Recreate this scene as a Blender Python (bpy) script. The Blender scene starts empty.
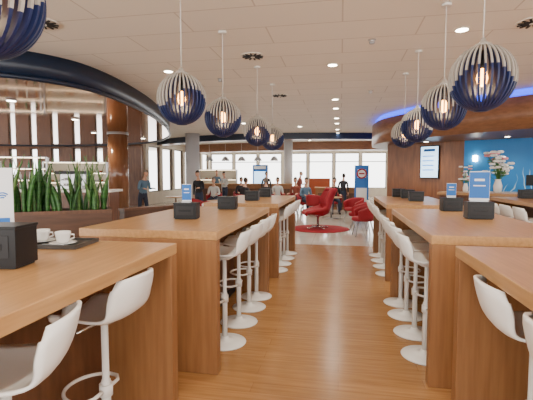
import bpy, bmesh, math, random
from mathutils import Vector, Matrix
random.seed(7)
sc=bpy.context.scene
D=bpy.data
# ---------------------------------------------------------------- materials
def mat(name,col,rough=.5,metal=0,emit=None,es=0,spec=.5,coat=0):
    m=D.materials.new(name); m.use_nodes=True
    b=m.node_tree.nodes['Principled BSDF']
    b.inputs['Base Color'].default_value=(*col,1)
    b.inputs['Roughness'].default_value=rough
    b.inputs['Metallic'].default_value=metal
    b.inputs['Specular IOR Level'].default_value=spec
    if coat: b.inputs['Coat Weight'].default_value=coat
    if emit:
        b.inputs['Emission Color'].default_value=(*emit,1)
        b.inputs['Emission Strength'].default_value=es
    return m
def ramp_mat(name,c1,c2,scale=(1,1,1),nscale=4,rough=.4,detail=6,bump=0,coords='Object',metal=0,p1=.3,p2=.7,dist=0):
    m=mat(name,c1,rough,metal); nt=m.node_tree; N=nt.nodes; L=nt.links; b=N['Principled BSDF']
    tc=N.new('ShaderNodeTexCoord'); mp=N.new('ShaderNodeMapping'); mp.inputs['Scale'].default_value=scale
    no=N.new('ShaderNodeTexNoise'); no.inputs['Scale'].default_value=nscale; no.inputs['Detail'].default_value=detail
    no.inputs['Distortion'].default_value=dist
    cr=N.new('ShaderNodeValToRGB'); cr.color_ramp.elements[0].color=(*c1,1); cr.color_ramp.elements[1].color=(*c2,1)
    cr.color_ramp.elements[0].position=p1; cr.color_ramp.elements[1].position=p2
    L.new(tc.outputs[coords],mp.inputs[0]); L.new(mp.outputs[0],no.inputs['Vector']); L.new(no.outputs['Fac'],cr.inputs[0]); L.new(cr.outputs[0],b.inputs['Base Color'])
    if bump:
        bp=N.new('ShaderNodeBump'); bp.inputs['Strength'].default_value=bump; bp.inputs['Distance'].default_value=.01
        L.new(no.outputs['Fac'],bp.inputs['Height']); L.new(bp.outputs[0],b.inputs['Normal'])
    return m
def brick_mat(name,c1,c2,mortar,w,h,ms,rough,offset=.5,rot=0,grain=None,gs=6):
    m=mat(name,c1,rough); nt=m.node_tree; N=nt.nodes; L=nt.links; b=N['Principled BSDF']
    tc=N.new('ShaderNodeTexCoord'); mp=N.new('ShaderNodeMapping'); mp.inputs['Rotation'].default_value=(0,0,rot)
    br=N.new('ShaderNodeTexBrick'); br.offset=offset
    br.inputs['Color1'].default_value=(*c1,1); br.inputs['Color2'].default_value=(*c2,1); br.inputs['Mortar'].default_value=(*mortar,1)
    br.inputs['Scale'].default_value=1; br.inputs['Mortar Size'].default_value=ms; br.inputs['Brick Width'].default_value=w; br.inputs['Row Height'].default_value=h
    L.new(tc.outputs['Object'],mp.inputs[0]); L.new(mp.outputs[0],br.inputs['Vector'])
    out=br.outputs['Color']
    if grain:
        mp2=N.new('ShaderNodeMapping'); mp2.inputs['Scale'].default_value=grain
        L.new(mp.outputs[0],mp2.inputs[0])
        no=N.new('ShaderNodeTexNoise'); no.inputs['Scale'].default_value=gs; no.inputs['Detail'].default_value=5
        L.new(mp2.outputs[0],no.inputs['Vector'])
        cr=N.new('ShaderNodeValToRGB'); cr.color_ramp.elements[0].color=(.80,.78,.74,1); cr.color_ramp.elements[1].color=(1.05,1.05,1.05,1)
        cr.color_ramp.elements[0].position=.35; cr.color_ramp.elements[1].position=.65
        L.new(no.outputs['Fac'],cr.inputs[0])
        mx=N.new('ShaderNodeMix'); mx.data_type='RGBA'; mx.blend_type='MULTIPLY'; mx.inputs[0].default_value=1
        L.new(out,mx.inputs[6]); L.new(cr.outputs[0],mx.inputs[7]); out=mx.outputs[2]
    L.new(out,b.inputs['Base Color'])
    return m
M={}
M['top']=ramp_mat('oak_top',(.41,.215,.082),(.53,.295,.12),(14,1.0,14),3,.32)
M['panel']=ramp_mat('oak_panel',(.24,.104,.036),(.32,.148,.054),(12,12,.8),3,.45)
M['dark']=ramp_mat('walnut_panel',(.09,.038,.018),(.16,.068,.032),(6,6,1),4,.4)
M['wallwood']=ramp_mat('wall_walnut',(.13,.048,.02),(.24,.095,.037),(5,5,.6),3,.3)
M['fascia']=ramp_mat('fascia_wood',(.19,.08,.036),(.28,.125,.056),(2,2,8),3,.35)
M['white']=mat('white_plastic',(.88,.87,.84),.35)
M['whitebase']=mat('white_metal',(.84,.83,.80),.25)
M['chrome']=mat('chrome',(.7,.7,.7),.15,1)
M['black']=mat('black_plastic',(.004,.004,.005),.4,spec=.35)
M['black2']=mat('black_slot',(.010,.010,.012),.6)
M['navy']=mat('navy_lacquer',(.006,.016,.085),.45)
M['slatw']=mat('slat_cream',(.40,.37,.33),.6)
M['fixt']=mat('fixture_cream',(.72,.68,.6),.5)
M['cord']=mat('cord_white',(.7,.68,.64),.5)
M['bulb']=mat('bulb_glow',(1,.6,.2),.3,emit=(1,.40,.07),es=20)
M['filament']=mat('bulb_core',(1,.8,.4),.3,emit=(1,.75,.35),es=60)
M['lampw']=mat('lamp_white',(1,.95,.85),.3,emit=(1,.88,.68),es=30)
M['warmstrip']=mat('shelf_light',(1,.9,.7),.3,emit=(1,.78,.48),es=9)
M['navyrim']=mat('canopy_navy',(.006,.014,.036),.35)
M['copper']=ramp_mat('copper_panel',(.36,.175,.09),(.46,.24,.13),(1,1,1),.8,.06,2,metal=.6)
M['led']=mat('blue_led',(.02,.05,.6),.4,emit=(.02,.07,1),es=3.2)
M['red']=mat('red_fabric',(.30,.005,.016),.6)
M['rug']=ramp_mat('red_rug',(.28,.008,.016),(.38,.015,.03),(1,1,1),60,.9,bump=.3)
M['soil']=mat('soil',(.03,.02,.012),.9)
M['leaf']=ramp_mat('leaf_green',(.015,.075,.013),(.06,.19,.035),(2,2,14),3,.45)
M['leaf2']=ramp_mat('leaf_light',(.05,.14,.02),(.15,.28,.07),(2,2,14),3,.45)
M['planter']=ramp_mat('planter_wood',(.07,.032,.018),(.115,.054,.029),(1,1,8),3,.45)
M['screen']=mat('screen',(.5,.7,.9),.2,emit=(.45,.72,1),es=2.6)
M['screenb']=mat('screen_blue',(.02,.15,.6),.2,emit=(.02,.2,.8),es=1.4)
M['cardw']=mat('card_white',(.8,.81,.83),.5)
M['cardb']=mat('card_blue',(.008,.14,.50),.5)
M['frame']=mat('window_frame',(.16,.13,.11),.4)
M['wallp']=ramp_mat('plaster_wall',(.60,.54,.45),(.66,.60,.5),(1,1,1),3,.8)
M['colm']=mat('column_paint',(.50,.50,.52),.4)
M['ceram']=mat('ceramic_white',(.85,.84,.82),.15)
M['coffee']=mat('coffee',(.05,.02,.008),.2)
M['tray']=mat('tray_dark',(.05,.045,.04),.4)
M['pillar']=ramp_mat('pillar_gloss',(.2,.08,.036),(.3,.14,.07),(2,2,.5),3,.12)
M['skin']=mat('skin',(.6,.34,.23),.5)
M['lip']=mat('lip',(.4,.12,.1),.5)
M['eye']=mat('eye_dark',(.02,.015,.01),.3)
M['hair']=mat('hair_brown',(.03,.017,.01),.6)
M['hairg']=mat('hair_grey',(.2,.17,.14),.6)
M['shirtb']=mat('shirt_blue',(.12,.21,.30),.8)
M['shirtk']=mat('shirt_black',(.02,.02,.025),.8)
M['shirtw']=mat('shirt_white',(.6,.6,.58),.8)
M['shirtr']=mat('shirt_redbrown',(.25,.06,.04),.8)
M['jeans']=mat('jeans',(.025,.035,.07),.8)
M['shoe']=mat('shoe',(.02,.015,.012),.5)
M['glass_a']=mat('bottle_amber',(.35,.12,.02),.1,spec=.8)
M['glass_g']=mat('bottle_green',(.03,.16,.06),.1,spec=.8)
M['glass_c']=mat('bottle_clear',(.6,.65,.65),.1,spec=.8)
M['petal']=mat('petal_white',(.92,.9,.88),.6)
M['petalp']=mat('petal_pink',(.75,.3,.35),.6)
M['stem']=mat('stem_green',(.05,.16,.03),.6)
M['orange']=mat('orange_panel',(.36,.07,.02),.6)
M['steel']=mat('steel',(.45,.45,.46),.3,.9)
M['floorw']=brick_mat('floor_oak',(.40,.205,.074),(.46,.24,.092),(.30,.14,.05),1.2,.13,.0016,.22,rot=0,grain=(.6,9,1),gs=4)
M['tile']=brick_mat('floor_tile',(.60,.55,.48),(.66,.61,.54),(.43,.39,.34),.6,.6,.006,.10,offset=0)
M['ceil']=brick_mat('ceiling_tile',(.82,.78,.71),(.85,.81,.74),(.62,.57,.51),1.8,.6,.009,.75,offset=.5,rot=.0)
def art():
    m=mat('blue_art',(.0,.12,.36),.45); nt=m.node_tree;N=nt.nodes;L=nt.links;b=N['Principled BSDF']
    tc=N.new('ShaderNodeTexCoord'); wv=N.new('ShaderNodeTexWave'); wv.inputs['Scale'].default_value=1.8; wv.inputs['Distortion'].default_value=9; wv.inputs['Detail'].default_value=1
    no=N.new('ShaderNodeTexNoise'); no.inputs['Scale'].default_value=.8
    cr=N.new('ShaderNodeValToRGB'); cr.color_ramp.elements[0].position=.95; cr.color_ramp.elements[0].color=(0,0,0,1); cr.color_ramp.elements[1].position=.985; cr.color_ramp.elements[1].color=(1,1,1,1)
    c2=N.new('ShaderNodeValToRGB'); c2.color_ramp.elements[0].position=.53; c2.color_ramp.elements[1].position=.58
    mu=N.new('ShaderNodeMath'); mu.operation='MULTIPLY'
    mx=N.new('ShaderNodeMix'); mx.data_type='RGBA'; mx.inputs[6].default_value=(.0,.16,.46,1); mx.inputs[7].default_value=(.45,.65,.75,1)
    L.new(tc.outputs['Object'],wv.inputs['Vector']); L.new(tc.outputs['Object'],no.inputs['Vector'])
    L.new(wv.outputs['Fac'],cr.inputs[0]); L.new(no.outputs['Fac'],c2.inputs[0]); L.new(cr.outputs[0],mu.inputs[0]); L.new(c2.outputs[0],mu.inputs[1])
    L.new(mu.outputs[0],mx.inputs[0]); L.new(mx.outputs[2],b.inputs['Base Color'])
    return m
M['art']=art()

# ---------------------------------------------------------------- mesh builder
class MB:
    def __init__(s): s.bm=bmesh.new(); s.mats=[]
    def mi(s,m):
        if m not in s.mats: s.mats.append(m)
        return s.mats.index(m)
    def face(s,vs,m,smooth=False):
        try:
            f=s.bm.faces.new(vs); f.material_index=s.mi(m); f.smooth=smooth; return f
        except ValueError: return None
    def box(s,c,size,m,rz=0,T=None):
        R=Matrix.Rotation(rz,3,'Z'); vs=[]
        for dz in(-.5,.5):
            for dx,dy in((-.5,-.5),(.5,-.5),(.5,.5),(-.5,.5)):
                p=Vector(c)+R@Vector((dx*size[0],dy*size[1],dz*size[2]))
                if T: p=T@p
                vs.append(s.bm.verts.new(p))
        for q in((3,2,1,0),(4,5,6,7),(0,1,5,4),(1,2,6,5),(2,3,7,6),(3,0,4,7)): s.face([vs[i] for i in q],m)
    def grid(s,pts,m,closeu=False,closev=False,smooth=True,mf=None):
        V=[[s.bm.verts.new(p) for p in r] for r in pts]; nu=len(V); nv=len(V[0])
        for i in range(nu if closeu else nu-1):
            for j in range(nv if closev else nv-1):
                a,b,c,d=V[i][j],V[(i+1)%nu][j],V[(i+1)%nu][(j+1)%nv],V[i][(j+1)%nv]
                mm=m if mf is None else mf((a.co+b.co+c.co+d.co)/4)
                s.face([a,b,c,d],mm,smooth)
        return V
    def lathe(s,prof,m,c=(0,0,0),n=24,smooth=True,mf=None):
        pts=[[Vector((c[0]+max(r,.0005)*math.cos(2*math.pi*j/n),c[1]+max(r,.0005)*math.sin(2*math.pi*j/n),c[2]+z)) for j in range(n)] for r,z in prof]
        V=s.grid(pts,m,closev=True,smooth=smooth,mf=mf)
        s.face(V[0][::-1],m); s.face(V[-1],m)
    def tube(s,path,r,m,n=8,closed=False):
        path=[Vector(p) for p in path]; k=len(path); rings=[]
        rr=r if isinstance(r,(list,tuple)) else [r]*k
        up=Vector((0,0,1)); 
        for i,p in enumerate(path):
            a=path[(i-1)%k] if (closed or i>0) else p; b=path[(i+1)%k] if (closed or i<k-1) else p
            t=(b-a).normalized()
            u=up if abs(t.dot(up))<.95 else Vector((1,0,0))
            x=t.cross(u).normalized(); y=t.cross(x).normalized()
            rings.append([p+x*rr[i]*math.cos(2*math.pi*j/n)+y*rr[i]*math.sin(2*math.pi*j/n) for j in range(n)])
        V=s.grid(rings,m,closeu=closed,closev=True)
        if not closed: s.face(V[0],m); s.face(V[-1][::-1],m)
    def ell(s,c,r,m,nu=12,nv=16,mf=None,R=None):
        pts=[]
        for i in range(nu+1):
            t=math.pi*i/nu; row=[]
            for j in range(nv):
                a=2*math.pi*j/nv
                p=Vector((r[0]*max(math.sin(t),.01)*math.cos(a),r[1]*max(math.sin(t),.01)*math.sin(a),r[2]*math.cos(t)))
                if R: p=R@p
                row.append(Vector(c)+p)
            pts.append(row)
        V=s.grid(pts,m,closev=True,mf=mf)
        s.face(V[0],m); s.face(V[-1][::-1],m)
    def prism(s,poly,z0,z1,mside,mbot,mtop,smooth=False):
        a=[s.bm.verts.new((x,y,z0)) for x,y in poly]; b=[s.bm.verts.new((x,y,z1)) for x,y in poly]
        n=len(poly)
        for i in range(n): s.face([a[i],a[(i+1)%n],b[(i+1)%n],b[i]],mside,smooth)
        s.face(a[::-1],mbot); s.face(b,mtop)
    def shell(s,fn,nu,nv,th,m):
        P=[[fn(i/nu,j/nv) for j in range(nv+1)] for i in range(nu+1)]
        Nn=[]
        for i in range(nu+1):
            r=[]
            for j in range(nv+1):
                du=P[min(i+1,nu)][j]-P[max(i-1,0)][j]; dv=P[i][min(j+1,nv)]-P[i][max(j-1,0)]
                n=du.cross(dv); r.append(n.normalized() if n.length>1e-9 else Vector((0,0,1)))
            Nn.append(r)
        A=[[s.bm.verts.new(P[i][j]+Nn[i][j]*th/2) for j in range(nv+1)] for i in range(nu+1)]
        B=[[s.bm.verts.new(P[i][j]-Nn[i][j]*th/2) for j in range(nv+1)] for i in range(nu+1)]
        for i in range(nu):
            for j in range(nv):
                s.face([A[i][j],A[i+1][j],A[i+1][j+1],A[i][j+1]],m,True)
                s.face([B[i][j+1],B[i+1][j+1],B[i+1][j],B[i][j]],m,True)
        for i in range(nu):
            s.face([A[i+1][0],A[i][0],B[i][0],B[i+1][0]],m,True); s.face([A[i][nv],A[i+1][nv],B[i+1][nv],B[i][nv]],m,True)
        for j in range(nv):
            s.face([A[0][j],A[0][j+1],B[0][j+1],B[0][j]],m,True); s.face([A[nu][j+1],A[nu][j],B[nu][j],B[nu][j+1]],m,True)
    def mesh(s,name):
        bmesh.ops.recalc_face_normals(s.bm,faces=s.bm.faces)
        me=D.meshes.new(name); s.bm.to_mesh(me); s.bm.free()
        for m in s.mats: me.materials.append(M[m])
        return me
def put(name,me,loc=(0,0,0),rz=0,sc_=1,bevel=0):
    o=D.objects.new(name,me); sc.collection.objects.link(o); o.location=loc; o.rotation_euler=(0,0,rz)
    o.scale=(sc_,)*3
    if bevel:
        b=o.modifiers.new('bevel','BEVEL'); b.width=bevel; b.segments=2; b.limit_method='ANGLE'
    return o
def obj(name,mb,loc=(0,0,0),rz=0,bevel=0): return put(name,mb.mesh(name),loc,rz,1,bevel)
def smooth_poly(pts,k=8):
    out=[]; n=len(pts)
    for i in range(n):
        p0,p1,p2,p3=[Vector(pts[(i+o)%n]) for o in(-1,0,1,2)]
        for j in range(k):
            t=j/k
            q=.5*((2*p1)+(-p0+p2)*t+(2*p0-5*p1+4*p2-p3)*t*t+(-p0+3*p1-3*p2+p3)*t**3); out.append((q.x,q.y))
    return out
CH=3.25
# ---------------------------------------------------------------- room shell
XL,XR,YF,YB=-20,12,-4,28
b=MB()
def rect(b,x0,x1,y0,y1,m,z=0): b.face([b.bm.verts.new(p) for p in((x0,y0,z),(x1,y0,z),(x1,y1,z),(x0,y1,z))],m)
rect(b,-5.5,XR,YF,8.5,'floorw'); rect(b,XL,-5.5,YF,8.5,'tile'); rect(b,XL,XR,8.5,YB,'tile')
obj('floor',b)
b=MB(); b.box(((XL+XR)/2,(YF+YB)/2,CH+.1),(XR-XL,YB-YF,.2),'ceil'); obj('ceiling',b)
def window_wall(name,p0,p1,z0,z1,n,mw,fill='wallp',H=CH,mull='frame',tr=.7):
    b=MB(); a=Vector(p0); c=Vector(p1); L=(c-a).length; d=(c-a)/L; rz=math.atan2(d.y,d.x); mid=(a+c)/2; th=.2
    b.box((mid.x,mid.y,z0/2),(L,th,z0),fill,rz); b.box((mid.x,mid.y,(z1+H)/2),(L,th,H-z1),fill,rz)
    ow=(L-(n+1)*mw)/n
    for i in range(n+1):
        q=a+d*(mw/2+i*(ow+mw)); b.box((q.x,q.y,(z0+z1)/2),(mw,th,z1-z0),fill,rz)
    obj(name,b)
    f=MB()
    for i in range(n):
        q=a+d*(mw+ow/2+i*(ow+mw))
        for zz in(z0+.03,z1-.03)+((z0+(z1-z0)*tr,) if tr else ()): f.box((q.x,q.y,zz),(ow,.08,.05),mull,rz)
        for sx in(-1,1):
            e=q+d*sx*(ow/2-.025); f.box((e.x,e.y,(z0+z1)/2),(.05,.08,z1-z0),mull,rz)
    obj('window_'+name.split('_',1)[1],f)
window_wall('wall_back',(-9.4,YB-.1),(XR,YB-.1),.55,2.95,12,.16,tr=.75)
window_wall('wall_side_bar',(XL+.1,17.9),(-9.4,17.9),.5,2.8,8,.80,fill='wallwood',tr=None)
window_wall('wall_left',(XL+.1,YF),(XL+.1,17.8),.3,2.8,12,.6,fill='wallwood')
window_wall('wall_right',(XR-.1,YF),(XR-.1,YB-.2),.6,2.9,12,.4,fill='wallp')
window_wall('wall_return',(-9.4,18.1),(-9.4,27.8),.6,2.9,6,.3,fill='wallp',tr=None)
b=MB(); b.prism(smooth_poly([(-9.2,19.2),(-6.5,17.6),(-3,16.9),(1.2,17.6),(1.2,18.1),(-3,17.5),(-6.5,18.2),(-9.2,19.9)],6),2.98,CH,'navyrim','fascia','fascia'); obj('trim_ceiling_band',b)
b=MB(); b.prism(smooth_poly([(-8.8,23),(-5,22),(-1,21.8),(3,22.1),(8,23),(8,24),(3,23.1),(-1,22.8),(-5,23),(-8.8,24)],6),2.80,CH,'fascia','fascia','fascia'); obj('trim_ceiling_soffit',b)
# ---------------------------------------------------------------- bar canopy (left)
can=[(-8.5,3.4),(-6.4,4.0),(-4.95,4.65),(-4.2,5.4),(-4.02,6.4),(-4.25,8.2),(-4.7,10),(-5.3,11.8),(-6.4,14.2),(-8.1,16.2),(-10.5,17.2),(-13.5,17.4),(-16.5,16),(-18.3,12),(-17.5,7),(-13,4)]
cp=smooth_poly(can,8)
b=MB(); b.prism(cp,2.88,CH,'navyrim','copper','navyrim',True)
obj('bar_canopy',b)
b=MB(); b.tube([(x,y,2.87) for x,y in cp],.035,'navyrim',8,True); obj('trim_canopy_edge',b)
# ---------------------------------------------------------------- service block (right)
rc=[(6.5,7.7),(5.1,8.1),(3.8,8.95),(2.4,10.3),(1.45,11.6),(1.05,12.9),(1.25,15),(3,17.5),(7,17.8),(10.5,14),(10.5,9),(8.5,7.5)]
rp=smooth_poly(rc,8)
b=MB(); b.prism(rp,2.42,3.10,'fascia','dark','dark',True); obj('counter_canopy',b)
cx=sum(p[0] for p in rp)/len(rp); cy=sum(p[1] for p in rp)/len(rp)
b=MB(); b.prism([(cx+(x-cx)*.975,cy+(y-cy)*.975) for x,y in rp],3.10,CH,'led','dark','dark',True); obj('blue_led_cove',b)
core=[(1.45,13.2),(3.3,11.8),(7.2,9.9),(9.5,12),(8.5,16.5),(2.2,16.8)]
b=MB(); b.prism(core,0,2.42,'wallwood','wallwood','wallwood'); obj('wall_service',b)
def on_core(i,t,off):
    a=Vector(core[i]); c=Vector(core[i+1]); d=(c-a).normalized(); n=Vector((d.y,-d.x))
    p=a+(c-a)*t+n*off; return p,math.atan2(d.y,d.x)
a=Vector(core[1]); c=Vector(core[2]); L=(c-a).length
p,rz=on_core(1,.5,.02); b=MB(); b.box((0,0,0),(L*.99,.03,1.36),'art'); b.box((0,-.02,-.70),(L*.99,.05,.04),'steel'); obj('blue_wall_art',b,(p.x,p.y,1.73),rz)
def screen(name,p,rz,w,h,z,m='screen'):
    b=MB(); b.box((0,0,0),(w,.05,h),'black'); b.box((0,-.028,0),(w-.05,.006,h-.06),m)
    b.box((0,-.033,h*.36),(w*.6,.004,h*.08),'cardb'); 
    for k in range(4): b.box((-.03,-.033,h*(.18-.14*k)),(w*.6,.004,h*.03),'screenb' if m=='screen' else 'cardw')
    return obj(name,b,(p.x,p.y,z),rz,.004)
p,rz=on_core(0,.60,.04); screen('menu_screen',p,rz,.56,.95,1.85)
for t in(.07,):
    p,rz=on_core(1,t,.09); b=MB(); b.lathe([(.04,-.08),(.06,-.07),(.06,.07),(.04,.08)],'lampw'); b.box((0,.03,0),(.05,.12,.05),'steel'); obj('wall_lamp',b,(p.x,p.y,1.92),rz)
p0=Vector((2.55,10.75)); p1=Vector((6.6,8.6)); d=(p1-p0); L=d.length; rz=math.atan2(d.y,d.x); mid=(p0+p1)/2
b=MB(); b.box((0,0,.5),(L,.5,1.0),'wallwood'); b.box((0,-.02,1.03),(L+.1,.66,.06),'top'); b.box((0,-.26,.05),(L,.02,.1),'steel')
for k in range(6): b.box((-L/2+L*(k+.5)/6,-.256,.55),(L/6-.03,.015,.8),'dark')
obj('service_counter',b,(mid.x,mid.y,0),rz,.004)
dn=d.normalized(); nn=Vector((dn.y,-dn.x))
def on_counter(t,off=0): q=p0+d*t+nn*off; return q
def flowers(name,loc,s=1,n=24):
    b=MB(); b.lathe([(.05,0),(.075,.05),(.08,.14),(.05,.24),(.055,.27)],'ceram',n=20)
    for k in range(n):
        a=random.uniform(0,6.28); r=random.uniform(.04,.27); h=random.uniform(.36,.80)
        tip=Vector((math.cos(a)*r,math.sin(a)*r,h)); b.tube([(0,0,.2),(tip.x*.35,tip.y*.35,h*.65),tip],.005,'stem',5)
        for q in range(5):
            aa=q*1.256; b.ell(tip+Vector((math.cos(aa)*.03,math.sin(aa)*.03,0)),(.036,.036,.026),'petal' if k%5 else 'petalp',5,8)
        b.ell(tip*.75+Vector((0,0,.05)),(.05,.02,.012),'stem',5,8)
    return put(name,b.mesh(name),loc,0,s)
q=on_counter(.265,.05); flowers('flower_vase',(q.x,q.y,1.061),1.2,34)
q=on_counter(.115,.05); flowers('flower_vase',(q.x,q.y,1.061),.8,16)
q=on_counter(.42,0); b=MB(); b.box((0,0,.05),(.36,.36,.1),'black'); b.box((0,.05,.16),(.06,.06,.14),'black'); b.box((0,.02,.30),(.34,.03,.24),'black'); b.box((0,.037,.30),(.30,.004,.20),'screenb'); obj('cash_register',b,(q.x,q.y,1.061),rz,.004)
b=MB()
for k in range(9): b.lathe([(.028,0),(.034,.09),(.031,.09),(.026,.01)],'glass_c',((k%5)*.09,(k//5)*.09,0),14)
q=on_counter(.62,0); obj('drinking_glasses',b,(q.x,q.y,1.061),rz)
# ---------------------------------------------------------------- high tables
Lt,Ht=2.2,1.08
def table_mesh(W):
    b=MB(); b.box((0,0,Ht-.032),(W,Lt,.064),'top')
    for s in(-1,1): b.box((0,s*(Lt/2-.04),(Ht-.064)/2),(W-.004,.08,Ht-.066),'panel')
    b.box((0,0,(Ht-.066)/2),(.22,Lt-.16,Ht-.07),'dark')
    b.box((0,0,.04),(.26,Lt-.16,.08),'black2')
    return b.mesh('high_table')
WL,WR=1.12,1.0
TL,TR=table_mesh(WL),table_mesh(WR)
XLt,XRt=-.96-WL/2,.63+WR/2
for x,y,t in [(XLt-.02,1.18,TL),(XLt+.075,3.88,TL),(XLt+.09,6.72,TL),(XRt+.04,1.40,TR),(XRt-.01,3.99,TR),(XRt,6.84,TR),(3.25,7.0,TR)]: put('high_table',t,(x,y,0),0,1,.004)
# ---------------------------------------------------------------- bar stool
def stool_mesh():
    b=MB()
    prof=[(.20,-.045),(.185,-.01),(.12,.004),(.02,-.006),(-.08,-.008),(-.15,.012),(-.195,.06),(-.22,.12),(-.236,.18),(-.245,.225)]
    hw=[.140,.165,.182,.190,.192,.190,.185,.180,.170,.140]
    def cr(a,u):
        n=len(a)-1; x=u*n; i=min(int(x),n-1); t=x-i
        g=lambda k:a[max(0,min(n,k))]
        f=lambda p0,p1,p2,p3:.5*(2*p1+(-p0+p2)*t+(2*p0-5*p1+4*p2-p3)*t*t+(-p0+3*p1-3*p2+p3)*t**3)
        if isinstance(a[0],tuple): return tuple(f(g(i-1)[k],g(i)[k],g(i+1)[k],g(i+2)[k]) for k in(0,1))
        return f(g(i-1),g(i),g(i+1),g(i+2))
    def fn(u,v):
        x,z=cr(prof,u); w=cr(hw,u); s=(v-.5)*2
        back=max(0,min(1,(u-.45)/.35)); back=back*back*(3-2*back)
        k=abs(s)**2.5
        return Vector((x+k*.075*back, s*w, z+.80+k*.03*(1-back)-k*.02*back*(u>.9)))
    b.shell(fn,22,14,.013,'white')
    b.lathe([(.0,.752),(.05,.752),(.09,.775),(.10,.785),(0,.786)],'whitebase',n=16)
    b.lathe([(.024,.02),(.024,.45),(.018,.455),(.018,.76)],'whitebase',n=14)
    b.lathe([(.185,0),(.19,.006),(.185,.012),(.10,.022),(.04,.035),(.028,.06)],'whitebase',n=32)
    pts=[]
    for k in range(25):
        a=math.pi*(k/24)-math.pi/2
        pts.append((.06+.15*math.cos(a),.15*math.sin(a),.40))
    b.tube([(0,-.02,.40),(.0,-.10,.40),(.03,-.14,.40)]+pts[1:-1]+[(.03,.14,.40),(0,.10,.40),(0,.02,.40)],.010,'whitebase',8)
    b.lathe([(.034,.37),(.034,.43)],'whitebase',n=14)
    b.tube([(.0,.05,.765),(.03,.17,.755)],.006,'chrome',6)
    return b.mesh('bar_stool')
SM=stool_mesh()
J=lambda a:random.uniform(-a,a)
for (x,y,r) in [(-1.17,1.80,-.05),(-1.15,1.17,.45)]: put('bar_stool',SM,(x,y,0),math.pi+r)
for y in(3.36,3.86,4.32,4.72): put('bar_stool',SM,(-1.0,y,0),math.pi+J(.08))
for y in(6.1,6.55,7.0,7.45): put('bar_stool',SM,(-.98,y,0),math.pi+J(.08))
for y in(3.40,3.88,4.36,4.78): put('bar_stool',SM,(.70,y,0),J(.08))
for y in(6.15,6.65,7.1,7.55): put('bar_stool',SM,(.72,y,0),J(.08))
for y,r in((1.93,-.06),(1.42,.08)): put('bar_stool',SM,(.86,y,0),r)
for y in(3.4,3.9,4.4,4.8): put('bar_stool',SM,(1.60,y,0),math.pi+J(.08))
for y in(6.4,6.9,7.4,7.8): put('bar_stool',SM,(2.74,y,0),J(.08))
for y in(3.4,3.9,4.4,4.7): put('bar_stool',SM,(-1.98,y,0),J(.08))
for y in(6.2,6.8,7.4): put('bar_stool',SM,(-1.96,y,0),J(.08))
for y in(6.3,6.8,7.3): put('bar_stool',SM,(1.60,y,0),math.pi+J(.08))
# ---------------------------------------------------------------- pendants
def pendant_mesh():
    b=MB(); R=.228; Rz=.24; nf=34
    for k in range(nf):
        a=2*math.pi*k/nf; ca,sa=math.cos(a),math.sin(a); th=.0068; n=24
        thr=-.005+.075*math.sin(2*a)
        rows=[]
        for i in range(n+1):
            t=.14+(math.pi-.28)*i/n
            ro=R*math.sin(t); zo=Rz*math.cos(t)
            row=[]
            for (f,s) in((1,-1),(1,1),(.93,1),(.76,1),(.76,-1),(.93,-1)):
                r=ro*f; z=zo*(1-(1-f)*.3); row.append(Vector((r*ca-s*th*sa,r*sa+s*th*ca,z)))
            rows.append(row)
        def mf(c,thr=thr):
            if c.z<thr: return 'navy'
            e=(c.x**2+c.y**2)/R**2+(c.z/Rz)**2
            return 'slatw' if e>.85 else 'navy'
        b.grid(rows,'navy',closev=True,smooth=False,mf=mf)
    b.lathe([(.02,.20),(.06,.215),(.06,.24),(.03,.255),(.012,.29)],'slatw',n=20)
    b.lathe([(.02,-.241),(.05,-.237),(.05,-.215),(.02,-.205)],'navy',n=20)
    b.lathe([(.015,.2),(.018,.10),(.022,.075),(.018,.07)],'black',n=12)
    b.lathe([(.012,.075),(.03,.045),(.04,.0),(.028,-.045),(.0,-.06)],'bulb',n=16)
    b.lathe([(.0,.05),(.010,.03),(.010,-.03),(.0,-.045)],'filament',n=8)
    b.tube([(0,0,.28),(0,0,CH-2.2-.02)],.0045,'cord',6)
    b.lathe([(.05,CH-2.2-.03),(.05,CH-2.2-.001)],'cord',n=16)
    return b.mesh('pendant_lamp')
PM=pendant_mesh()
pend=[(-1.41,1.40),(-1.47,3.58),(-1.45,4.85),(-1.36,6.5),(-1.33,7.8),(1.01,3.22),(1.05,4.50),(1.07,6.1),(1.09,7.4),(1.1,1.5)]
for i,(x,y) in enumerate(pend):
    o=put('pendant_lamp',PM,(x,y,2.2),i*1.3+.4)
    l=D.lights.new('pendant_glow','POINT'); l.energy=4; l.color=(1,.72,.42); l.shadow_soft_size=.05
    lo=D.objects.new('bulb_light',l); sc.collection.objects.link(lo); lo.parent=o; lo.location=(0,0,-.08)
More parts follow.
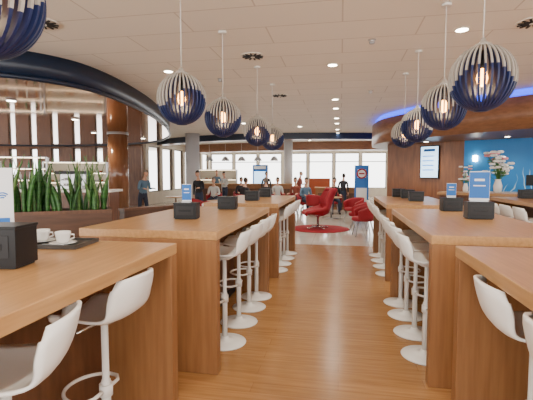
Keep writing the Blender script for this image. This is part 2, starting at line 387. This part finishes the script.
# ---------------------------------------------------------------- table items
def outlet_box():
    b=MB(); b.box((0,0,.095),(.27,.16,.17),'black'); b.box((0,0,.185),(.28,.17,.012),'black'); b.box((0,0,.006),(.25,.14,.012),'black2')
    for s in(-1,1):
        b.box((0,s*.081,.10),(.21,.004,.10),'black2'); b.box((0,s*.084,.10),(.15,.004,.03),'black')
    return b.mesh('napkin_dispenser')
OB=outlet_box()
def box_at(x,y,r=0,s=.80): return put('napkin_dispenser',OB,(x,y,Ht+.001),r,s,.004)
box_at(-1.54,1.56,.15,1); box_at(-1.42,3.55,.05); box_at(-1.33,4.62,-.05); box_at(-1.38,6.2); box_at(-1.36,7.2)
box_at(1.28,4.05,.0,.85); box_at(1.24,4.85,.1); box_at(1.15,6.5); box_at(1.15,7.3); box_at(1.05,7.7); box_at(3.2,6.6); box_at(3.15,7.6)
def sign(x,y,z,rz,w=.14,h=.2,blue=True):
    b=MB(); b.box((0,0,.006),(w*.9,.07,.012),'steel'); b.box((0,0,.012+h/2),(w,.006,h),'cardw')
    for s in(-1,1):
        if blue: b.box((0,s*.0042,.012+h*.52),(w*.97,.002,h*.90),'cardb'); b.box((0,s*.0056,.012+h*.7),(w*.5,.001,h*.08),'cardw'); b.box((0,s*.0056,.012+h*.5),(w*.6,.001,h*.04),'cardw')
        else:
            for k in range(3): 
                pts=[(math.cos(t)*(.012+.012*k)+.04,s*.0045,.012+h*.62+math.sin(t)*(.012+.012*k)) for t in [math.pi*(.25+.5*i/8) for i in range(9)]]
                b.tube(pts,.0035,'cardb',5)
            b.box((0,s*.004,.012+h*.35),(w*.8,.002,h*.10),'cardb')
    return obj('table_sign',b,(x,y,z),rz)
tb=Ht+.001
sign(-1.79,1.80,tb,.45,.18,.44,False)
sign(-1.42,3.55,tb+.154,.1,.09,.16)
sign(1.28,4.05,tb+.164,-.3,.17,.27)
sign(1.24,4.85,tb+.154,-.2,.10,.15)
b=MB(); b.box((0,0,.006),(.40,.27,.012),'tray')
for s in(-1,1): b.box((0,s*.13,.014),(.40,.012,.018),'tray'); b.box((s*.195,0,.014),(.012,.27,.018),'tray')
def cup(b,x,y,z,s=1,saucer=True):
    if saucer: b.lathe([(.03*s,0),(.07*s,.010),(.075*s,.014),(.06*s,.012),(.0,.008)],'ceram',(x,y,z),20)
    b.lathe([(.025*s,.010),(.033*s,.02),(.042*s,.06*s),(.043*s,.075*s),(.039*s,.075*s),(.036*s,.06*s)],'ceram',(x,y,z),20)
    b.lathe([(.0,.058*s),(.037*s,.060*s)],'coffee',(x,y,z),16)
    b.tube([(x+.04*s,y,z+.06*s),(x+.065*s,y,z+.058*s),(x+.068*s,y,z+.04*s),(x+.037*s,y,z+.028*s)],.005,'ceram',6)
cup(b,-.09,.02,.014); cup(b,.08,-.05,.014)
b.tube([(-.02,-.09,.02),(.12,-.115,.022)],.004,'steel',6)
obj('coffee_tray',b,(-1.66,2.08,tb),.12)
# ---------------------------------------------------------------- snake plants
def planter(name,p0,p1,n):
    a=Vector(p0); c=Vector(p1); L=(c-a).length; d=(c-a)/L; rz=math.atan2(d.y,d.x); mid=(a+c)/2
    b=MB(); H=1.06; w=.46
    for s in(-1,1): b.box((0,s*(w/2-.02),H/2),(L,.04,H),'planter'); b.box((s*(L/2-.02),0,H/2),(.04,w-.08,H),'planter')
    b.box((0,0,H-.06),(L-.08,w-.08,.03),'soil')
    for s in(-1,1): b.box((0,s*(w/2+.003),H-.02),(L+.01,.012,.04),'dark')
    for k in range(n):
        x=random.uniform(-L/2+.08,L/2-.08); y=random.uniform(-w/2+.08,w/2-.08); h=random.uniform(.38,.76); lean=Vector((J(.15),J(.15),0)); a0=random.uniform(0,3.14); wd=random.uniform(.024,.038)
        rows=[]
        for i in range(8):
            t=i/7; cc=Vector((x,y,H-.05))+lean*t*t+Vector((0,0,h*t)); ww=wd*(.55+1.1*t*(1-t)*2)*(1 if t<.6 else (1-t)/.4+.03); an=a0+t*.7
            e=Vector((math.cos(an),math.sin(an),0))*ww; nrm=Vector((-math.sin(an),math.cos(an),0))*.004
            rows.append([cc-e,cc+nrm,cc+e,cc-nrm])
        b.grid(rows,'leaf' if k%3 else 'leaf2',closev=True)
    return obj(name,b,(mid.x,mid.y,0),rz)
planter('snake_plant_planter',(-4.75,3.55),(-2.95,4.75),150)
planter('snake_plant_planter',(-6.8,2.6),(-4.85,3.42),90)
b=MB(); b.box((0,0,.5),(.9,.12,1.0),'planter'); b.box((0,0,1.01),(.92,.16,.03),'dark'); obj('low_partition',b,(-2.75,5.45,0),math.radians(60))
# ---------------------------------------------------------------- columns, bar
def column(name,x,y,r,H,m):
    b=MB(); b.lathe([(r,0.08),(r,H)],m,n=32); b.lathe([(r+.03,0),(r+.03,.08)],'steel',n=32); b.lathe([(r+.02,H-.04),(r+.02,H-.001)],'steel',n=32); return obj(name,b,(x,y,0))
column('column_bar',-7.5,12.6,.33,2.88,'pillar')
column('column_hall',-6.35,16.6,.30,CH,'colm')
column('column_far',-2.6,20.0,.22,CH,'colm')
b=MB(); b.box((0,0,.52),(3.6,.6,1.04),'wallwood'); b.box((0,0,1.07),(3.75,.75,.06),'white')
for k in range(8): b.box((-1.8+3.6*(k+.5)/8,-.305,.55),(.4,.02,.8),'dark')
obj('bar_counter',b,(-7.6,9.3,0),math.radians(8),.004)
def cabinet(name,loc,rz,L=3.2,H=2.1,zs=(.5,.9,1.3,1.7),n=10,items='bottle',fr='wallwood',back=True):
    b=MB(); ns=max(1,round(L/1.6))
    for k in range(ns+1): b.box((-L/2+L*k/ns,0,H/2),(.05,.4,H),fr)
    for z in(.05,H)+tuple(zs): b.box((0,0,z),(L,.4,.03),fr)
    for z in tuple(zs[1:])+(H,): b.box((0,-.17,z-.025),(L-.1,.02,.018),'warmstrip')
    if back: b.box((0,.19,H/2),(L,.02,H),'fixt')
    for z in zs:
        for k in range(n):
            x=-L/2+.15+(L-.3)*(k+.5)/n+J(.02)
            if any(abs(x-(-L/2+L*q/ns))<.08 for q in range(ns+1)): continue
            if items=='bottle':
                h=random.uniform(.20,.28); r=random.uniform(.03,.042)
                b.lathe([(r*.9,0),(r,.01),(r,h*.6),(r*.4,h*.75),(r*.35,h),(0,h)],random.choice(['glass_a','glass_g','glass_c']),(x,J(.05),z+.016),12)
            else:
                r=random.uniform(.05,.08); b.lathe([(r*.5,0),(r,.06),(r*.95,.07),(r*.4,.02)],random.choice(['ceram','orange','glass_c','top']),(x,J(.05),z+.016),14)
    return obj(name,b,loc,rz)
cabinet('bottle_shelf',(-11.8,12.0,0),math.radians(30),fr='steel',back=False)
cabinet('display_cabinet',(-9.9,13.7,0),math.radians(25),2.2,1.95,(.5,.85,1.2,1.55),12,'food',fr='steel')
def bottles(name,loc,rz,L,zs,n):
    b=MB()
    for z in zs:
        for k in range(n):
            x=-L/2+L*(k+.5)/n+J(.02); h=random.uniform(.22,.3); r=random.uniform(.03,.04)
            b.lathe([(r*.9,0),(r,.01),(r,h*.6),(r*.4,h*.75),(r*.35,h),(0,h)],random.choice(['glass_a','glass_g','glass_c']),(x,J(.06),z),12)
    return obj(name,b,loc,rz)
bottles('bottles',(-8.3,9.2,1.101),math.radians(8),1.2,(0,),7)
b=MB(); b.box((0,0,.06),(.7,.45,.08),'steel'); b.box((0,.1,.25),(.7,.25,.32),'steel'); b.box((0,0,.44),(.72,.47,.08),'black')
for s in(-1,1): b.lathe([(.04,.24),(.04,.3)],'chrome',(s*.18,-.1,0),14); b.tube([(s*.18,-.12,.26),(s*.18,-.26,.25)],.014,'black',8); b.lathe([(.02,.1),(.035,.16)],'ceram',(s*.18,-.1,0),14)
for sx in(-1,1):
    for sy in(-1,1): b.box((sx*.3,sy*.18,.01),(.04,.04,.02),'black')
obj('espresso_machine',b,(-6.9,9.40,1.10),math.radians(8),.01)
# ---------------------------------------------------------------- red lounge chair + rug
b=MB(); b.lathe([(.78,0),(.80,.006),(.79,.014),(0,.015)],'rug',n=48); obj('round_rug',b,(-.55,11.0,.001))
def lounge_mesh():
    b=MB()
    prof=[(.36,.36),(.33,.42),(.15,.40),(-.08,.36),(-.22,.42),(-.30,.60),(-.36,.80),(-.44,.98),(-.47,1.04)]
    hw=[.27,.31,.34,.36,.38,.37,.34,.30,.22]
    def fn(u,v):
        n=len(prof)-1; x=u*n; i=min(int(x),n-1); t=x-i; t=t*t*(3-2*t)*.5+t*.5
        px=prof[i][0]*(1-t)+prof[i+1][0]*t; pz=prof[i][1]*(1-t)+prof[i+1][1]*t; w=hw[i]*(1-t)+hw[i+1]*t
        s=(v-.5)*2; k=abs(s)**3; bk=max(0,min(1,(u-.4)/.3))
        arm=math.exp(-((u-.45)/.22)**2)
        return Vector((px+k*.22*bk,s*(w+.03*arm),pz+k*.22*arm*(1-bk*.5)))
    b.shell(fn,28,18,.07,'red')
    b.ell((.05,0,.43),(.28,.27,.055),'red',8,20)
    b.lathe([(.03,.04),(.03,.30),(.12,.34),(.12,.36)],'chrome',n=16)
    for k in range(4):
        a=k*math.pi/2+.4; b.tube([(0,0,.05),(math.cos(a)*.18,math.sin(a)*.18,.045),(math.cos(a)*.32,math.sin(a)*.32,.014)],[.022,.018,.012],'chrome',8)
    return b.mesh('lounge_chair')
LM=lounge_mesh()
put('lounge_chair',LM,(-.6,10.95,.017),math.pi+.25,1.05)
def tub_mesh():
    b=MB()
    def fn(u,v):
        a=math.radians(-125+250*u)+math.pi; r=.27+.03*v; hh=.42+v*(.36-.16*abs(2*u-1)**2)
        return Vector((r*math.cos(a),r*math.sin(a),hh))
    b.shell(fn,24,6,.05,'red'); b.lathe([(.0,.38),(.26,.38),(.28,.42),(.26,.47),(0,.48)],'red',n=28)
    for sx in(-1,1):
        for sy in(-1,1): b.tube([(sx*.14,sy*.14,.39),(sx*.22,sy*.22,0)],[.016,.011],'steel',8)
    return b.mesh('tub_chair')
UM=tub_mesh()
for x,y,r in[(-4.1,11.4,.4),(-2.9,11.5,2.8),(-3.4,10.5,1.5),(-2.4,10.4,0.6),(.55,9.9,3.3),(.5,11.0,3.0),(-1.9,12.6,1),(.4,12.6,-2.4),(-.9,14.3,1.2)]: put('tub_chair',UM,(x,y,0),r)
def round_table(x,y,h=.73,m='white',r=.35):
    b=MB(); b.lathe([(r-.01,h-.03),(r,h-.015),(r-.01,h)],m,n=32); b.lathe([(.03,.02),(.03,h-.03)],'steel',n=14); b.lathe([(.24,0),(.24,.01),(.03,.03)],'steel',n=28); obj('cafe_table',b,(x,y,0))
round_table(-3.5,11.25,m='top'); round_table(-.3,13.7,m='top'); round_table(-5.6,13.0,m='top')
b=MB(); b.box((0,0,.45),(1.9,.5,.9),'panel'); b.box((0,0,.92),(2.0,.6,.04),'top'); b.box((0,-.255,.4),(1.7,.015,.6),'dark'); obj('sideboard',b,(-.1,17.4,0),0,.004)
b=MB(); b.box((0,0,.5),(4.6,.6,1.0),'panel'); b.box((0,0,1.02),(4.7,.7,.04),'top'); b.box((0,-.305,.45),(4.4,.015,.7),'dark'); obj('service_bar',b,(-4.6,19.2,0),.1,.004)
cabinet('buffet_shelf',(-6.9,22.0,0),.1,2.2,1.75,(.5,.85,1.2),10,'food',fr='steel')
b=MB(); b.box((0,0,.04),(.6,.4,.08),'steel'); b.box((0,0,.95),(.50,.08,1.74),'cardb'); b.box((0,-.043,.75),(.38,.006,.5),'cardw')
b.tube([(math.cos(t)*.16,-.05,1.52+math.sin(t)*.16) for t in [i*math.pi/12 for i in range(24)]],.03,'red',6,True); b.box((0,-.045,1.52),(.30,.008,.30),'cardw'); b.box((0,-.055,1.52),(.20,.01,.05),'red')
obj('info_totem',b,(.75,15.0,0),0,.004)
b=MB(); b.box((0,0,.65),(1.0,.06,1.3),'orange'); b.box((0,0,.03),(1.0,.4,.06),'steel'); obj('divider_screen',b,(-1.0,19.6,0),0,.01)
b=MB(); b.box((0,0,1.0),(.8,.3,2.0),'cardb'); b.box((0,-.16,1.05),(.65,.02,1.2),'screen'); b.box((0,-.16,1.85),(.65,.02,.16),'cardw'); obj('drinks_fridge',b,(-4.3,21.4,0),0,.01)
b=MB(); b.lathe([(.03,.22),(.08,.20),(.16,.10),(.20,0),(.185,0),(.14,.09),(.02,.17)],'colm',n=24); b.ell((0,0,.06),(.06,.06,.06),'lampw',8,12); b.tube([(0,0,.2),(0,0,CH-2.15-.01)],.006,'cord',6); DL=b.mesh('dome_pendant')
for x in(-6.4,-5.6,-4.8,-4.0,-3.2): put('dome_pendant',DL,(x,19.2+(x+4.6)*.1,2.15))
# ---------------------------------------------------------------- people
def person(name,loc,rz,pose='stand',lean=0,shirt='shirtb',pants='jeans',hair='hair',s=1,arms='down'):
    Jn={}
    z0=.95 if pose=='stand' else .53
    def U(x,y,z):
        c,sn=math.cos(lean),math.sin(lean); return Vector((x,y*c-z*sn,z0+z*c))
    Jn['pel']=(Vector((0,0,z0)),.125,None)
    Jn['spi']=(U(0,0,.18),.115,'pel'); Jn['che']=(U(0,.0,.38),.135,'spi'); Jn['nkb']=(U(0,.01,.50),.065,'che'); Jn['nk']=(U(0,-.005,.58),.052,'nkb'); Jn['hd']=(U(0,-.01,.64),.05,'nk')
    for sd,S in((-1,'L'),(1,'R')):
        Jn['sh'+S]=(U(sd*.17,0,.45),.062,'che')
        if arms=='down': e=U(sd*.23,.03,.18); w=U(sd*.23,-.06,-.04); hdr=Vector((0,-.02,-1))
        elif arms=='fwd': e=U(sd*.22,-.05,.18); w=e+Vector((-sd*.04,-.24,.03)); hdr=Vector((0,-1,-.1))
        else:
            if sd>0: e=U(sd*.22,-.05,.18); w=e+Vector((-sd*.04,-.24,.05)); hdr=Vector((0,-1,0))
            else: e=U(sd*.23,.05,.18); w=U(sd*.23,.0,-.05); hdr=Vector((0,0,-1))
        Jn['el'+S]=(e,.043,'sh'+S); Jn['wr'+S]=(w,.027,'el'+S)
        hdr.normalize(); side=Vector((-sd,0,0)) if abs(hdr.z)<.5 else Vector((0,-1,0))
        side=(side-hdr*side.dot(hdr)).normalized(); nrm=hdr.cross(side)
        pl=w+hdr*.07; Jn['pm'+S]=(pl,.026,'wr'+S)
        for k in range(4):
            o=side*(.027-.018*k); Ln=(.07,.078,.072,.055)[k]
            Jn[f'f{k}a'+S]=(pl+o+hdr*.035,.010,'pm'+S); Jn[f'f{k}b'+S]=(pl+o+hdr*(.035+Ln*.6)+nrm*.008*sd,.0085,f'f{k}a'+S); Jn[f'f{k}c'+S]=(pl+o+hdr*(.03+Ln)+nrm*.022*sd,.007,f'f{k}b'+S)
        Jn['ta'+S]=(w+hdr*.045+side*.035,.011,'wr'+S); Jn['tb'+S]=(w+hdr*.085+side*.055,.009,'ta'+S)
        if pose=='stand':
            st=.10*sd
            Jn['hp'+S]=(Vector((sd*.09,0,z0-.07)),.098,'pel'); Jn['kn'+S]=(Vector((sd*.11,-.03-st*.5,.50)),.062,'hp'+S); Jn['an'+S]=(Vector((sd*.11,.03-st,.09)),.042,'kn'+S); Jn['to'+S]=(Vector((sd*.13,-.14-st,.045)),.038,'an'+S)
        else:
            Jn['hp'+S]=(Vector((sd*.09,-.05,z0-.0)),.095,'pel'); Jn['kn'+S]=(Vector((sd*.13,-.44,.51)),.062,'hp'+S); Jn['an'+S]=(Vector((sd*.13,-.42,.09)),.042,'kn'+S); Jn['to'+S]=(Vector((sd*.14,-.58,.045)),.038,'an'+S)
    names=list(Jn); idx={n:i for i,n in enumerate(names)}
    me=D.meshes.new('sk'); me.from_pydata([Jn[n][0] for n in names],[(idx[n],idx[Jn[n][2]]) for n in names if Jn[n][2]],[])
    o=D.objects.new('sk',me); sc.collection.objects.link(o)
    md=o.modifiers.new('s','SKIN'); md.use_smooth_shade=True
    for i,n in enumerate(names):
        sv=me.skin_vertices[0].data[i]; r=Jn[n][1]; sv.radius=(r,r*.8) if n in('pel','spi','che') else (r,r); sv.use_root=(n=='pel')
    ss=o.modifiers.new('u','SUBSURF'); ss.levels=2; ss.render_levels=2
    bpy.context.view_layer.update()
    ev=o.evaluated_get(bpy.context.evaluated_depsgraph_get()); em=ev.to_mesh()
    b=MB()
    segs=[(Jn[n][0],Jn[Jn[n][2]][0],n) for n in names if Jn[n][2]]
    def mname(n):
        if n[:2]=='wr': return shirt
        if n[:2]=='pm' or n[0]=='f' or n[:2] in('ta','tb'): return 'skin'
        if n in('nk','hd'): return 'skin'
        if n[:2] in('hp','kn','an'): return pants
        if n[:2]=='to': return 'shoe'
        return shirt
    vs=[b.bm.verts.new(v.co) for v in em.vertices]
    for p in em.polygons:
        c=Vector(p.center); best=None;bd=9
        for a_,c_,n in segs:
            ab=c_-a_; t=max(0,min(1,(c-a_).dot(ab)/ab.length_squared)); dd=(a_+ab*t-c).length
            if dd<bd: bd=dd;best=n
        mm=mname(best)
        if best=='spi' and c.z<z0+.03: mm=pants
        b.face([vs[i] for i in p.vertices],mm,True)
    ev.to_mesh_clear(); D.objects.remove(o)
    hc=U(0,-.03,.74)
    def hm(c):
        q=c-hc
        return hair if (q.z>.045 or (q.y>.015 and q.z>-.05)) else 'skin'
    b.ell(hc,(.075,.092,.115),'skin',18,24,mf=hm)
    cap=[]
    for i in range(8):
        t=.02+1.15*i/7; cap.append([hc+Vector((.083*math.sin(t)*math.cos(a),.015+.096*math.sin(t)*math.sin(a),.126*math.cos(t)+(.0))) for a in [2*math.pi*j/20 for j in range(20)]])
    b.grid(cap,hair,closev=True)
    b.ell(hc+Vector((0,-.093,-.012)),(.012,.018,.022),'skin',6,10)
    for sd in(-1,1):
        b.ell(hc+Vector((sd*.028,-.083,.01)),(.011,.008,.007),'eye',6,8); b.ell(hc+Vector((sd*.076,.0,-.005)),(.008,.018,.028),'skin',6,10)
        b.box(hc+Vector((sd*.028,-.088,.028)),(.028,.008,.005),hair)
    b.ell(hc+Vector((0,-.084,-.052)),(.023,.008,.006),'lip',5,10)
    return put(name,b.mesh(name),loc,rz,s)
person('man_standing',(-6.15,11.7,0),math.radians(60),'stand',.28,'shirtb','jeans','hairg',.92,'fwd')
person('man_walking',(-4.60,12.6,0),math.radians(-10),'stand',.12,'shirtk','jeans','hair',.90,'one')
for (x,y,r,sh,ha) in[(-3.45,14.1,2.6,'shirtk','hair'),(-2.65,14.3,3.6,'shirtk','hairg'),(-2.55,16.2,.3,'shirtw','hair'),(-1.75,16.0,-.3,'shirtr','hair'),(-4.9,15.1,.1,'shirtw','hairg'),(-.25,15.4,.2,'shirtk','hair'),(-1.3,14.9,.6,'shirtb','hair'),(-4.2,16.6,.5,'shirtk','hair')]:
    put('tub_chair',UM,(x,y,0),r-math.pi/2); person('person_seated',(x,y,.0),r,'sit',.1,sh,'jeans',ha,1,'fwd')
person('person_standing',(-3.4,18.3,0),.2,'stand',.1,'shirtk','jeans','hair',.9,'down')
person('person_standing',(-5.3,18.0,0),-.4,'stand',.1,'shirtw','jeans','hair',.9,'one')
person('person_standing',(.1,16.4,0),2.9,'stand',.1,'shirtk','jeans','hair',.85,'down')
person('person_standing',(-1.9,18.6,0),1.3,'stand',.1,'shirtr','jeans','hairg',.9,'one')
person('person_standing',(-6.4,20.2,0),.3,'stand',.05,'shirtb','jeans','hair',.95,'fwd')
# ---------------------------------------------------------------- ceiling fixtures
def vent(x,y):
    b=MB()
    b.lathe([(.17,-.012),(.175,0)],'fixt',n=32)
    for k in range(12):
        a=k*math.pi/6; b.box((math.cos(a)*.095,math.sin(a)*.095,-.018),(.12,.022,.012),'black2',a)
    b.lathe([(.03,-.03),(.03,-.012)],'fixt',n=16)
    obj('ceiling_vent',b,(x,y,CH-.001))
for x,y in((-1.3,5.9),(2.15,5.2),(-1.35,8.9),(-3.4,4.2)): vent(x,y)
b0=MB(); b0.lathe([(.085,-.012),(.09,0),(.07,0)],'fixt',n=28); b0.lathe([(.0,-.006),(.07,-.014)],'lampw',n=28); DM=b0.mesh('ceiling_downlight')
dl=[(1.42,5.3,130)]
for y in(-1.5,1.2,3.8,6.6,9.6,12.8,16.0): dl.append((-.15,y,110)); dl.append((3.4,y*.6+.3,85) if y<9 else (-.15,y+1.3,90))
for x,y in((-2.9,1.2),(-2.9,6.5),(-3.1,9.8),(-3.3,13.5),(-2.9,16.5),(5.4,3),(5.4,6),(0,19),(-5,20.5),(-2,25),(-6,25),(3,25),(3,20),(-1.6,18.8),(-1.6,20.8),(.8,21),(-4,24),(-1.5,14.8)): dl.append((x,y,120))
for x,y,e in dl:
    o=put('ceiling_downlight',DM,(x,y,CH-.001))
    l=D.lights.new('downlight','SPOT'); l.energy=e; l.spot_size=math.radians(150); l.spot_blend=.8; l.color=(1,.91,.78); l.shadow_soft_size=.09
    lo=D.objects.new('downlight_beam',l); sc.collection.objects.link(lo); lo.parent=o; lo.location=(0,0,-.03)
b0=MB(); b0.lathe([(.035,-.05),(.04,-.03),(.02,-.02),(.05,-.004),(.055,0)],'steel',n=16); SP=b0.mesh('sprinkler')
for x,y in((.38,5.5),(-.9,3.6),(.6,8.8),(-2.2,7.2),(-3.3,3.0)): put('ceiling_sprinkler',SP,(x,y,CH-.001))
for x,y in((-6,6.5),(-6.5,9),(-8.5,8),(-8,12),(-7.4,14.2)):
    b=MB(); b.lathe([(.09,-.03),(.09,0)],'steel',n=20); b.lathe([(.0,-.031),(.075,-.032)],'lampw',n=20); o=obj('canopy_downlight',b,(x,y,2.879))
    l=D.lights.new('cdl','SPOT'); l.energy=110; l.spot_size=math.radians(140); l.spot_blend=.8; l.color=(1,.88,.7); l.shadow_soft_size=.07
    lo=D.objects.new('beam',l); sc.collection.objects.link(lo); lo.parent=o; lo.location=(0,0,-.05)
for x,y in((2.3,11.7),(3.9,10.5),(5.5,9.6),(7,9)):
    b=MB(); b.lathe([(.07,-.03),(.07,0)],'steel',n=20); b.lathe([(.0,-.031),(.055,-.032)],'lampw',n=20); o=obj('counter_downlight',b,(x,y,2.419))
    l=D.lights.new('cdl','SPOT'); l.energy=100; l.spot_size=math.radians(150); l.spot_blend=.8; l.color=(1,.9,.74); l.shadow_soft_size=.07
    lo=D.objects.new('beam',l); sc.collection.objects.link(lo); lo.parent=o; lo.location=(0,0,-.05)
# ---------------------------------------------------------------- world
w=D.worlds.new('World'); sc.world=w; w.use_nodes=True
bg=w.node_tree.nodes['Background']; bg.inputs[0].default_value=(1,.98,.95,1); bg.inputs[1].default_value=5.8
# ---------------------------------------------------------------- camera
cam=D.cameras.new('Camera'); cam.sensor_width=36; cam.lens=27.0; cam.clip_end=200
co=D.objects.new('Camera',cam); sc.collection.objects.link(co); co.location=(0,0,1.5)
co.rotation_euler=(math.radians(90-3.7),0,math.radians(10.5)); sc.camera=co
